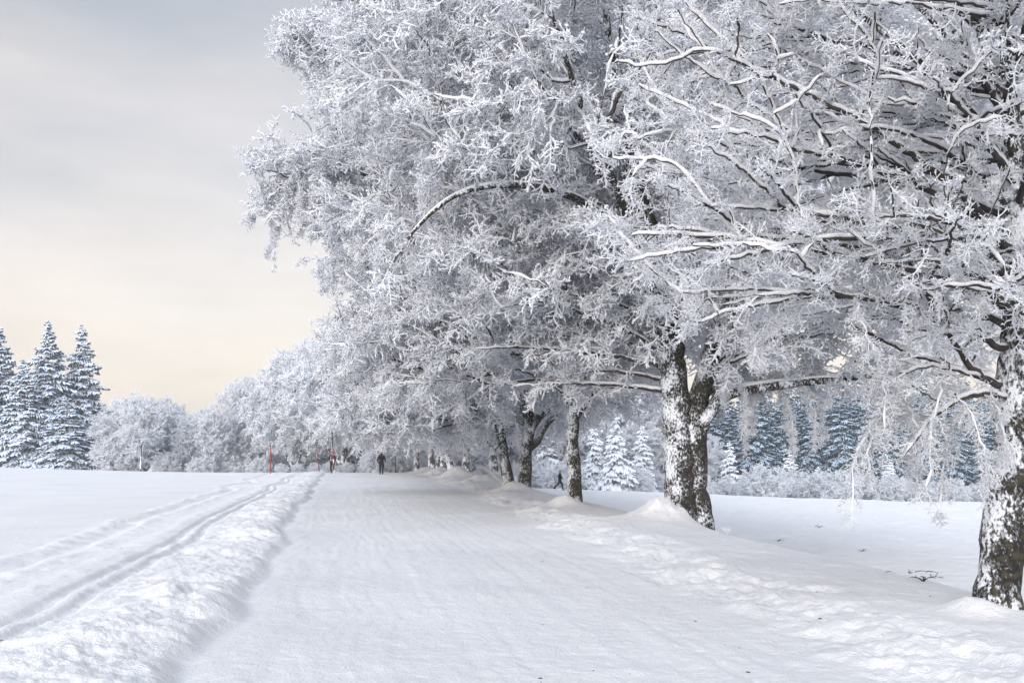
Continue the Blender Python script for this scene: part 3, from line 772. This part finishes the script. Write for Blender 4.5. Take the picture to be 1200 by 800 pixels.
# beyond the brow, the row bends left
put(FC, px(431, 106), 106, 1.2, 1.32, 'frosted tree with wide dark fork right behind the walker in black')
put(FB, px(470, 112), 112, .4, 1.1, 'frosted tree with straight grey trunk just right of the walker in black')
put(FC, px(402, 112), 112, 2.9, 1.32, 'frosted tree with low crooked limbs behind the person at the striped pole')
put(FA, px(296, 122), 122, 1.0, (.66, .66, .92), 'frosted tree with one dark straight trunk left of the thick red pole')
put(FB, px(268, 132), 132, 2.2, .46, 'small frosted tree left of the one with the dark straight trunk, under its crown')
put(FC, px(216, 128), 128, 4.0, .66, 'frosted tree with a low dark fan of stems under the thin young trees')
put(FC, px(168, 124), 124, 5.2, (1.0, 1.0, .86), 'large domed frosted tree standing right of the tall spruces')
put(FC, px(134, 132), 132, .6, .62, 'smaller frosted tree squeezed between the tall spruces and the large domed tree')
put(FY, px(251, 116), 116, 1.4, .95, 'rightmost of the thin upright young frosted trees between the domed trees and the avenue')
put(FY, px(222, 118), 118, 3.0, .85, 'leftmost thin young frosted tree, its bare top poking above the domed trees')
for i, (p_, Y, s) in enumerate([(322, 138, .8), (372, 140, 1.15), (412, 135, 1.2), (480, 140, 1.1), (506, 132, 1.1), (545, 136, 1.0)]):
    put((FA, FB, FC)[i % 3], px(p_, Y), Y, i*1.3, s, 'farther frosted tree beyond the brow, '+('behind the thick red pole', 'behind the thin leaning pole', 'between the banded pole and the walker in black', 'behind the thin plain dark pole', 'behind the last dark avenue trunk', 'behind the bowed avenue trunk')[i], 'frosted trees behind the avenue')
for i, (p_, Y, s) in enumerate([(150, 119, .8), (196, 116, .7), (236, 114, .6), (273, 117, .7), (305, 113, .55)]):
    put(FS, px(p_, Y), Y, i*1.9, s, 'low frosted bush at far left, '+('under the large domed tree', 'between the domed tree and the thin young trees', 'under the thin young trees', 'left of the dark straight trunk', 'just left of the thick red pole')[i], 'low bushes under the far trees')

for i, p_ in enumerate(range(330, 575, 19)):
    Y = 99+(i*7 % 6)
    put(FS, px(p_, Y), Y, i*2.3, (.66 if p_ in (444, 463) else .26+.14*((i*31 % 10)/10)), 'low frosted bush just beyond the brow, behind the walker, poles and last avenue trunks', 'low bushes just beyond the brow')

# ------------------------------------------------------------------ spruces
def spruce(name, seed, H, W, m, label, loc, tiers=42, cat='tree', dens=1.0, group=None, rz=0, s=1, droop=.35):
    rng = np.random.default_rng(seed)
    root = thing(name, label, cat, loc, rz, group, s)
    tr = Acc()
    zz = np.linspace(-.6, H, 14); P = np.zeros((1, 14, 3)); P[0, :, 2] = zz
    P[0, :, 0] = np.cumsum(rng.normal(0, .01, 14))
    V, F = tubes(P, (.02+.014*H*(1-zz/H).clip(0, 1))[None], 8); tr.add(V, F)
    cr_ = Acc(); S = []; Rr = []; S2 = []; R2 = []
    nst = 7; tt = np.linspace(0, 1, nst)
    for k in range(tiers):
        lob = rng.uniform(.78, 1.12, 5)
        f = (k+.5)/tiers                    # 0 base .. 1 top
        z = .35+(H-.35)*f**.93
        env = W*(1-f)**.82*(1 if f > .12 else .75+2*f)+.10
        n = int((7+10*(1-f))*dens)
        a0 = rng.random()*6.28
        for j in range(n):
            a = a0+j*2*PI/n+rng.normal(0, .18)
            L = env*rng.uniform(.55, 1.2)*lob[int(a/6.2832*5) % 5]
            zr = max(.3, z+rng.normal(0, .45))
            d = np.array([math.cos(a), math.sin(a)])
            q = np.zeros((nst, 3)); q[:, :2] = d*L*tt[:, None]
            q[:, 2] = zr+L*(.28*tt*(.3+f)-(droop+.35*(1-f))*tt**1.7)+.10*L*tt**5
            S.append(q); Rr.append(np.maximum(.03, .05*(1-tt)+.045))
            # side shoots, hanging like a curtain
            m_ = int(4+5*L)
            for c_ in range(m_):
                g = .18+.8*(c_+rng.random())/m_; i0 = min(int(g*(nst-1)), nst-2); fr = g*(nst-1)-i0
                p0 = q[i0]*(1-fr)+q[i0+1]*fr
                sg = 1 if c_ % 2 else -1
                b = a+sg*rng.uniform(.5, 1.1)
                l = min(.95, .28+.42*L*(1.1-g))*rng.uniform(.6, 1.15)
                u = np.linspace(0, 1, 4)
                e = np.array([math.cos(b), math.sin(b)])
                qq = np.zeros((4, 3)); qq[:] = p0; qq[:, :2] += e*l*u[:, None]; qq[:, 2] += -l*rng.uniform(.2, .75)*u**1.6
                S2.append(qq); R2.append(np.array([.06, .115, .10, .02])*(1+rng.normal(0, .2))*(.75+.5*min(1, L/2)))
    V, F = tubes(np.array(S), np.array(Rr), 4); cr_.add(V, F)
    V, F = tubes(np.array(S2), np.array(R2), 4)
    cr_.add(V, F)
    q = np.zeros((1, 4, 3)); q[0, :, 2] = H-.3+np.linspace(0, .9, 4); V, F = tubes(q, np.array([[.07, .06, .05, .01]]), 4); cr_.add(V, F)
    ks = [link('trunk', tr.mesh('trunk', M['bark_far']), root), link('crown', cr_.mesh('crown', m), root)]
    KIDS[root.name] = ks
    print(name, cr_.n, round(time.time()-T0, 1))
    return root
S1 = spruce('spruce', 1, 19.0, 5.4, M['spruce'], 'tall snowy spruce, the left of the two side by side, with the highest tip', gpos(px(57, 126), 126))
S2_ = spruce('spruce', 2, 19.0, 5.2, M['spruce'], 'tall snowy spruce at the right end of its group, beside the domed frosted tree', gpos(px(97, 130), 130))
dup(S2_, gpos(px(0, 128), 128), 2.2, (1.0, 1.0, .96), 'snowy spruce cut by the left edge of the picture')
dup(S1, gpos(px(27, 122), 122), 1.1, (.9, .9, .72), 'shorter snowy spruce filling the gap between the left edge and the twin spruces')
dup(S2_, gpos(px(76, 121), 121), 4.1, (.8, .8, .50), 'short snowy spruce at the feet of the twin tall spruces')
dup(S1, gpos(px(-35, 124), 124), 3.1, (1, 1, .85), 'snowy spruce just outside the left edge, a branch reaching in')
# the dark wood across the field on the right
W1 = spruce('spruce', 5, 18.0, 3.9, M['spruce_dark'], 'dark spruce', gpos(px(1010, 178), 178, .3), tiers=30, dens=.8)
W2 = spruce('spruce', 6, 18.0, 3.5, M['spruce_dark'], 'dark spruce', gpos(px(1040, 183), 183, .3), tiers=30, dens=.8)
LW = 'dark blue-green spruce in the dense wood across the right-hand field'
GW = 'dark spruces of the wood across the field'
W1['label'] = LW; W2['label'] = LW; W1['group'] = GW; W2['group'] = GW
rg = random.Random(5)
p_ = 795
while p_ < 1420:
    for row in (0, 1, 2):
        Y = 162+row*11+rg.uniform(-4, 4)
        base = 1.14-.12*abs(p_-1040)/250 if p_ < 1300 else .75
        dup((W1, W2)[rg.random() < .5], gpos(px(p_+row*6, Y), Y, .3), rg.uniform(0, 6.2), max(.55, base*rg.uniform(.80, 1.02)), LW, GW)
    p_ += rg.uniform(12, 19)
# frosted young spruces at the wood's foot
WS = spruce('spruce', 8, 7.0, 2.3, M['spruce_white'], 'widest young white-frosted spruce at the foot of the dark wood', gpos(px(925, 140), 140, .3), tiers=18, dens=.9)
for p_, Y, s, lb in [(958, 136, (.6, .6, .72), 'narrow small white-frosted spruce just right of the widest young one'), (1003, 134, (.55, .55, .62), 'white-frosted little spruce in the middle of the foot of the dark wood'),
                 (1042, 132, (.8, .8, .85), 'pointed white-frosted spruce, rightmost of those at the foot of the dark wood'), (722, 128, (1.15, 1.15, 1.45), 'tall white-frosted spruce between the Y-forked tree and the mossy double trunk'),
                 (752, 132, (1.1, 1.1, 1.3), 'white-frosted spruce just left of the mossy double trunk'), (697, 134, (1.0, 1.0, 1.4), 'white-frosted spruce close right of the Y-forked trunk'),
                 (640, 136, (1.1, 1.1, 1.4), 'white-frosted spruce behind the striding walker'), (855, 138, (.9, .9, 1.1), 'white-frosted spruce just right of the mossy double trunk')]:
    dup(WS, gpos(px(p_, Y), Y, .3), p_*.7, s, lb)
for i, p_ in enumerate(range(600, 1330, 27)):
    Y = 126+(i*37 % 14)
    put(FS, px(p_+(i*13 % 11), Y), Y, i*1.7, .75+.45*((i*29 % 10)/10), 'low frosted bush in the hedge that edges the right-hand field', 'frosted bushes edging the right-hand field')
for i, (p_, Y, s) in enumerate([(575, 150, 1.15), (618, 156, 1.1), (664, 142, 1.05), (712, 146, 1.1), (762, 150, 1.1), (806, 150, .85), (530, 150, 1.1)]):
    put((FB, FA, FC)[i % 3], px(p_, Y), Y, i*2.1, s, 'pale frosted broad tree beyond the field, '+('behind the twiggy shrub', 'behind the split-trunk tree', 'behind the striding walker', 'behind the tall frosted spruces', 'just left of the mossy double trunk', 'right behind the mossy double trunk', 'behind the pale avenue trunks')[i], 'pale belt of trees beyond the field')

# ------------------------------------------------------------------ winter air
def haze():
    hx = 920; z0, z1 = -60.0, 24.0
    v = [(a*hx, b*hx, c) for c in (z0, z1) for b in (-1, 1) for a in (-1, 1)]
    f = [(0, 2, 3, 1), (4, 5, 7, 6), (0, 1, 5, 4), (2, 6, 7, 3), (0, 4, 6, 2), (1, 3, 7, 5)]
    me = bpy.data.meshes.new('haze'); me.from_pydata(v, [], f)
    m = bpy.data.materials.new('haze'); m.use_nodes = True; t = m.node_tree; t.nodes.clear()
    o = t.nodes.new('ShaderNodeOutputMaterial'); p = t.nodes.new('ShaderNodeVolumePrincipled')
    p.inputs['Color'].default_value = (.84, .91, 1.0, 1); p.inputs['Density'].default_value = .0009
    t.links.new(p.outputs[0], o.inputs['Volume']); me.materials.append(m)
    tag(link('haze', me), kind='stuff', label='thin bluish winter haze', cat='haze')
haze()

# ------------------------------------------------------------------ small plants
def twig_bunch(name, seed, n, L, spread, r, label, cat, loc, m, arch=.4, lie=False, group=None):
    rng = np.random.default_rng(seed); S = []; Q = []
    tt = np.linspace(0, 1, 7)
    for i in range(n):
        a = rng.uniform(0, 2*PI); l = L*rng.uniform(.5, 1.1); o_ = np.array([math.cos(a), math.sin(a), 0])
        q = np.zeros((7, 3)) if not lie else np.zeros((7, 3))+rng.normal(0, .06, 3)*np.array([3, 1, 0])
        q += o_*spread*l*(tt**1.3)[:, None]*(1 if not lie else 1.3)
        q[:, 2] += (l*(tt-arch*tt**2.2)) if not lie else .03+.10*l*np.sin(tt*3)
        q += rng.normal(0, .012*L, (7, 3))*tt[:, None]
        S.append(q); Q.append(r*(1.1-.7*tt))
        for c_ in range(3):
            k = rng.integers(2, 6); d = rng.normal(0, 1, 3); d[2] = abs(d[2])*.8 if not lie else d[2]*.15; d /= np.linalg.norm(d)
            S.append(q[k]+d*l*.28*tt[:, None]); Q.append(r*.7*(1.05-.8*tt))
    V, F = tubes(np.array(S), np.array(Q), 4)
    o = link(name, mesh_np(name, V, F, m), None, loc)
    return tag(o, label, cat, group)
def add_frost(o, n, seed):
    pass
bx_, by_ = px(588, 50), 50
twig_bunch('frosted_shrub', 3, 70, 1.7, .8, .017, 'twiggy arching frosted shrub between the split-trunk tree and the pale trunks', 'shrub', gpos(-.38, 45, .05), M['rime'])
twig_bunch('fallen_branch', 4, 3, .26, 1.0, .008, 'thin bare fallen branch lying on the snow left of the nearest trunk', 'branch', (px(1045, 12.6), 12.6, hz(px(1045, 12.6), 12.6)), M['branch'], lie=True)
twig_bunch('dry_grass_tuft', 5, 16, .28, .5, .006, 'small frosted grass tuft on the bank right of the mossy double trunk', 'grass tuft', (px(852, 21.5), 21.5, hz(px(852, 21.5), 21.5)-.02), M['rime'])
for i, (p_, Y, lb) in enumerate([(912, 34, 'tiny dark dead weed on the open field right of the mossy trunk'), (1010, 31, 'small dark dead weed in the middle of the right-hand field'), (960, 44, 'faint dead weed farthest out on the right-hand field'), (1082, 12.0, 'single bent grass stem near the foot of the nearest trunk')]):
    X = px(p_, Y)
    twig_bunch('dead_weed', 10+i, 6, .22, 1.1, .008, lb, 'weed', (X, Y, hz(X, Y)-.01), M['branch'], arch=.7)

# snow crumbs thrown up by the plough (uncountable)
def crumbs():
    rng = np.random.default_rng(9)
    import bmesh
    bm = bmesh.new(); bmesh.ops.create_icosphere(bm, subdivisions=2, radius=1)
    TV = np.array([v.co[:] for v in bm.verts]); TF = np.array([[l.index for l in f.verts] for f in bm.faces]); bm.free()
    # bits of bark and leaf on the snow
    n = 90
    y = 7+40*rng.random(n)**1.6; x = xL(y)+rng.random(n)*(xR(y)-xL(y)+2.5)
    loc = rng.random(n) < .25
    x = np.where(loc, xL(y)-rng.random(n)*2.6, x)
    s = .004+.008*rng.random(n)**2
    z = height(x, y)+s*.4
    V = TV[None]*np.stack([s*2.0, s, s*.5], 1)[:, None]
    a = rng.uniform(0, 6.28, n); c_, s_ = np.cos(a), np.sin(a)
    Vx = V[..., 0]*c_[:, None]-V[..., 1]*s_[:, None]; Vy = V[..., 0]*s_[:, None]+V[..., 1]*c_[:, None]
    V = np.stack([Vx+x[:, None], Vy+y[:, None], V[..., 2]+z[:, None]], -1)
    F = TF[None]+(np.arange(n)*len(TV))[:, None, None]
    me = mesh_np('leaf_litter', V.reshape(-1, 3), np.zeros((0, 4), int), M['litter'], True, F.reshape(-1, 3))
    tag(link('leaf_litter', me), 'specks of bark and dead leaf scattered on the snow', 'litter', kind='stuff')
crumbs()

# ------------------------------------------------------------------ poles
def pole(name, segs, loc, tilt, label, cat='pole', top=None):
    root = thing(name, label, cat, loc); root.rotation_euler = (0, tilt, 0)
    z = -.2
    for nm, l, r, m in segs:
        q = np.zeros((1, 4, 3)); q[0, :, 2] = np.array([z, z+.01, z+l-.01, z+l]); V, F = tubes(q, np.array([[r*.9, r, r, r*.9]]), 12)
        # close the ends
        n = len(V); V = np.vstack([V, q[0, 0], q[0, 3]])
        tr = np.array([[n, (i+1) % 12, i] for i in range(12)]+[[n+1, 36+i, 36+(i+1) % 12] for i in range(12)])
        link(nm, mesh_np(nm, V, F, m, True, tr), root); z += l
    return root
X, Y = px(317, 82), 82
pole('snow_pole', [('shaft', 2.35, .042, M['red']), ('cap', .14, .046, M['black'])], (X, Y, hz(X, Y)), 0, 'thick dull-red snow pole on the brow left of the path')
X, Y = px(374, 83), 83
pole('snow_pole', [('base', .55, .03, M['black']), ('red_band', .55, .03, M['red']), ('dark_band', .45, .03, M['black']), ('red_band', .35, .03, M['red']), ('tip', .4, .028, M['black'])], (X, Y, hz(X, Y)), R(-5), 'thin leaning snow pole with red and black bands')
X, Y = px(391.5, 80), 80
pole('snow_pole', [('white_band', .5, .035, M['white']), ('red_band', .5, .035, M['red']), ('white_band', .35, .035, M['white']), ('red_band', .55, .035, M['red']), ('shaft', .45, .034, M['red']), ('dark_band', .95, .035, M['black']), ('tip', .35, .07, M['black'])], (X, Y, hz(X, Y)), R(-3), 'tall red and white banded pole with dark top before the standing person')
X, Y = px(463.5, 84), 84
pole('snow_pole', [('shaft', 2.9, .035, M['black']), ('tip', .12, .05, M['black'])], (X, Y, hz(X, Y)), 0, 'thin plain dark pole at the brow right of the walker in black')

# ------------------------------------------------------------------ people
def skin_mesh(name, verts, edges, radii, m, parent=None, loc=None, sub=2, root_i=0):
    me = bpy.data.meshes.new(name); me.from_pydata(verts, edges, [])
    o = bpy.data.objects.new(name, me); COL.objects.link(o)
    md = o.modifiers.new('skin', 'SKIN'); md.use_smooth_shade = True
    sv = me.skin_vertices[0].data
    for i, r_ in enumerate(radii): sv[i].radius = (r_, r_) if not isinstance(r_, tuple) else r_
    sv[root_i].use_root = True
    s_ = o.modifiers.new('sub', 'SUBSURF'); s_.levels = sub; s_.render_levels = sub
    dg = bpy.context.evaluated_depsgraph_get()
    em = bpy.data.meshes.new_from_object(o.evaluated_get(dg))
    em.name = name; em.materials.clear(); em.materials.append(m)
    bpy.data.objects.remove(o)
    o = link(name, em, parent, loc)
    return o
def hand(lst, w, d, sgn):
    pass
def person(label, loc, rz, pose, coat, hood=True, pack=False):
    """pose: dict with knees/feet/elbows/hands in the figure's own frame (x right, y forward)"""
    kl, fl, kr, fr = pose['kl'], pose['fl'], pose['kr'], pose['fr']
    el, hl, er, hr = pose['el'], pose['hl'], pose['er'], pose['hr']
    P = (0, 0, .95)
    verts = [P, (0, .01, 1.15), (0, .01, 1.38), (0, .02, 1.50), (0, .03, 1.57), (0, .035, 1.66), (0, .03, 1.74),
             (-.10, 0, .90), kl, fl, (fl[0], fl[1]+.16, fl[2]-.05),
             (.10, 0, .90), kr, fr, (fr[0], fr[1]+.16, fr[2]-.05),
             (-.18, .0, 1.42), el, hl, (.18, .0, 1.42), er, hr]
    edges = [(0, 1), (1, 2), (2, 3), (3, 4), (4, 5), (5, 6), (0, 7), (7, 8), (8, 9), (9, 10), (0, 11), (11, 12), (12, 13), (13, 14), (2, 15), (15, 16), (16, 17), (2, 18), (18, 19), (19, 20)]
    rad = [.13, .12, .13, .06, .075, .095, .06, .09, .06, .04, .035, .09, .06, .04, .035, .06, .042, .03, .06, .042, .03]
    # fingers and thumb on each hand
    for hi, e_ in ((17, el), (20, er)):
        h_ = np.array(verts[hi]); d = h_-np.array(e_); d /= np.linalg.norm(d)
        palm = h_+d*.07; verts.append(tuple(palm)); rad.append(.032); pi_ = len(verts)-1; edges.append((hi, pi_))
        sd_ = np.cross(d, (0, 0, 1.0)) if abs(d[2]) < .9 else np.cross(d, (1.0, 0, 0)); sd_ /= np.linalg.norm(sd_)
        for q, ln in zip((-.028, -.009, .010, .028), (.062, .075, .07, .055)):
            a = palm+sd_*q+d*.02; b = a+d*ln+np.array([0, .015, -.01])
            verts += [tuple(a), tuple(b)]; rad += [.009, .007]; n_ = len(verts); edges += [(pi_, n_-2), (n_-2, n_-1)]
        b = h_+d*.05-sd_*.045; verts.append(tuple(b)); rad.append(.010); edges.append((hi, len(verts)-1))
    body = skin_mesh('person', verts, edges, rad, M['skin'], None, loc)
    body.rotation_euler = (0, 0, rz)
    tag(body, label, 'person')
    # coat, trousers, boots
    cv = [(0, 0, .80), (0, 0, .98), (0, .01, 1.18), (0, .01, 1.38), (0, .02, 1.50), (-.19, 0, 1.41), el, tuple(np.array(hl)*.97+np.array(el)*.03), (.19, 0, 1.41), er, tuple(np.array(hr)*.97+np.array(er)*.03)]
    ce = [(0, 1), (1, 2), (2, 3), (3, 4), (3, 5), (5, 6), (6, 7), (3, 8), (8, 9), (9, 10)]
    skin_mesh('coat', cv, ce, [(.19, .15), (.185, .15), (.175, .15), (.185, .15), .09, .10, .07, .052, .10, .07, .052], coat, body, root_i=1)
    tv = [(0, 0, .93), (-.10, 0, .88), kl, tuple(np.array(fl)+[0, 0, .03]), (.10, 0, .88), kr, tuple(np.array(fr)+[0, 0, .03])]
    skin_mesh('trousers', tv, [(0, 1), (1, 2), (2, 3), (0, 4), (4, 5), (5, 6)], [.15, .12, .085, .07, .12, .085, .07], M['trouser'], body)
    for f_ in (fl, fr):
        skin_mesh('boot', [tuple(np.array(f_)+[0, -.02, .06]), tuple(np.array(f_)+[0, -.02, -.02]), tuple(np.array(f_)+[0, .10, -.045]), tuple(np.array(f_)+[0, .19, -.05])], [(0, 1), (1, 2), (2, 3)], [.062, .06, .05, .04], M['boot'], body)
    if hood: skin_mesh('hood', [(0, -.01, 1.50), (0, -.015, 1.60), (0, -.015, 1.70), (0, 0, 1.77)], [(0, 1), (1, 2), (2, 3)], [.10, .118, .115, .06], coat, body)
    else: skin_mesh('cap', [(0, .02, 1.70), (0, .02, 1.76), (0, .015, 1.80)], [(0, 1), (1, 2)], [.108, .10, .05], M['grey_cap'], body)
    # eyes, nose
    for sx in (-.035, .035): skin_mesh('eye', [(sx, .118, 1.665), (sx, .124, 1.665)], [(0, 1)], [.010, .008], M['black'], body, sub=1)
    if pack:
        for sx in (-.09, .09): skin_mesh('strap', [(sx, .155, 1.42), (sx*1.05, .165, 1.25), (sx*.9, .160, 1.08)], [(0, 1), (1, 2)], [.025, .025, .022], M['pack'], body, sub=1)
        skin_mesh('belt', [(-.15, .13, 1.06), (0, .17, 1.06), (.15, .13, 1.06)], [(0, 1), (1, 2)], [.028, .028, .028], M['pack'], body, sub=1)
    return body
walk_away = dict(kl=(-.10, .06, .50), fl=(-.10, .02, .07), kr=(.10, .10, .50), fr=(.10, -.10, .09), el=(-.27, -.03, 1.16), hl=(-.27, .10, .95), er=(.27, .02, 1.16), hr=(.26, .15, .98))
X, Y = px(447, 78), 78
person('person in a long black hooded coat walking away along the path', (X, Y, hz(X, Y)-.03), 0, walk_away, M['coat'])
X, Y = px(389.5, 82.5), 82.5
person('person in dark clothes with pale chest straps, standing behind the tall banded pole', (X, Y, hz(X, Y)-.03), PI, dict(walk_away, el=(-.30, -.02, 1.18), hl=(-.22, .16, 1.05), er=(.30, -.02, 1.18), hr=(.22, .16, 1.05)), M['trouser'], hood=False, pack=True)
X, Y = px(656, 89), 89
stride = dict(kl=(-.09, .22, .52), fl=(-.09, .26, .08), kr=(.09, -.12, .54), fr=(.09, -.52, .22), el=(-.24, -.12, 1.18), hl=(-.22, -.02, .98), er=(.24, .10, 1.18), hr=(.22, .26, 1.02))
person('person in dark jacket seen side-on, striding to the right across the field', (X, Y, hz(X, Y)-.03), -PI/2, stride, M['coat'], hood=False)

print('script done', round(time.time()-T0, 1))
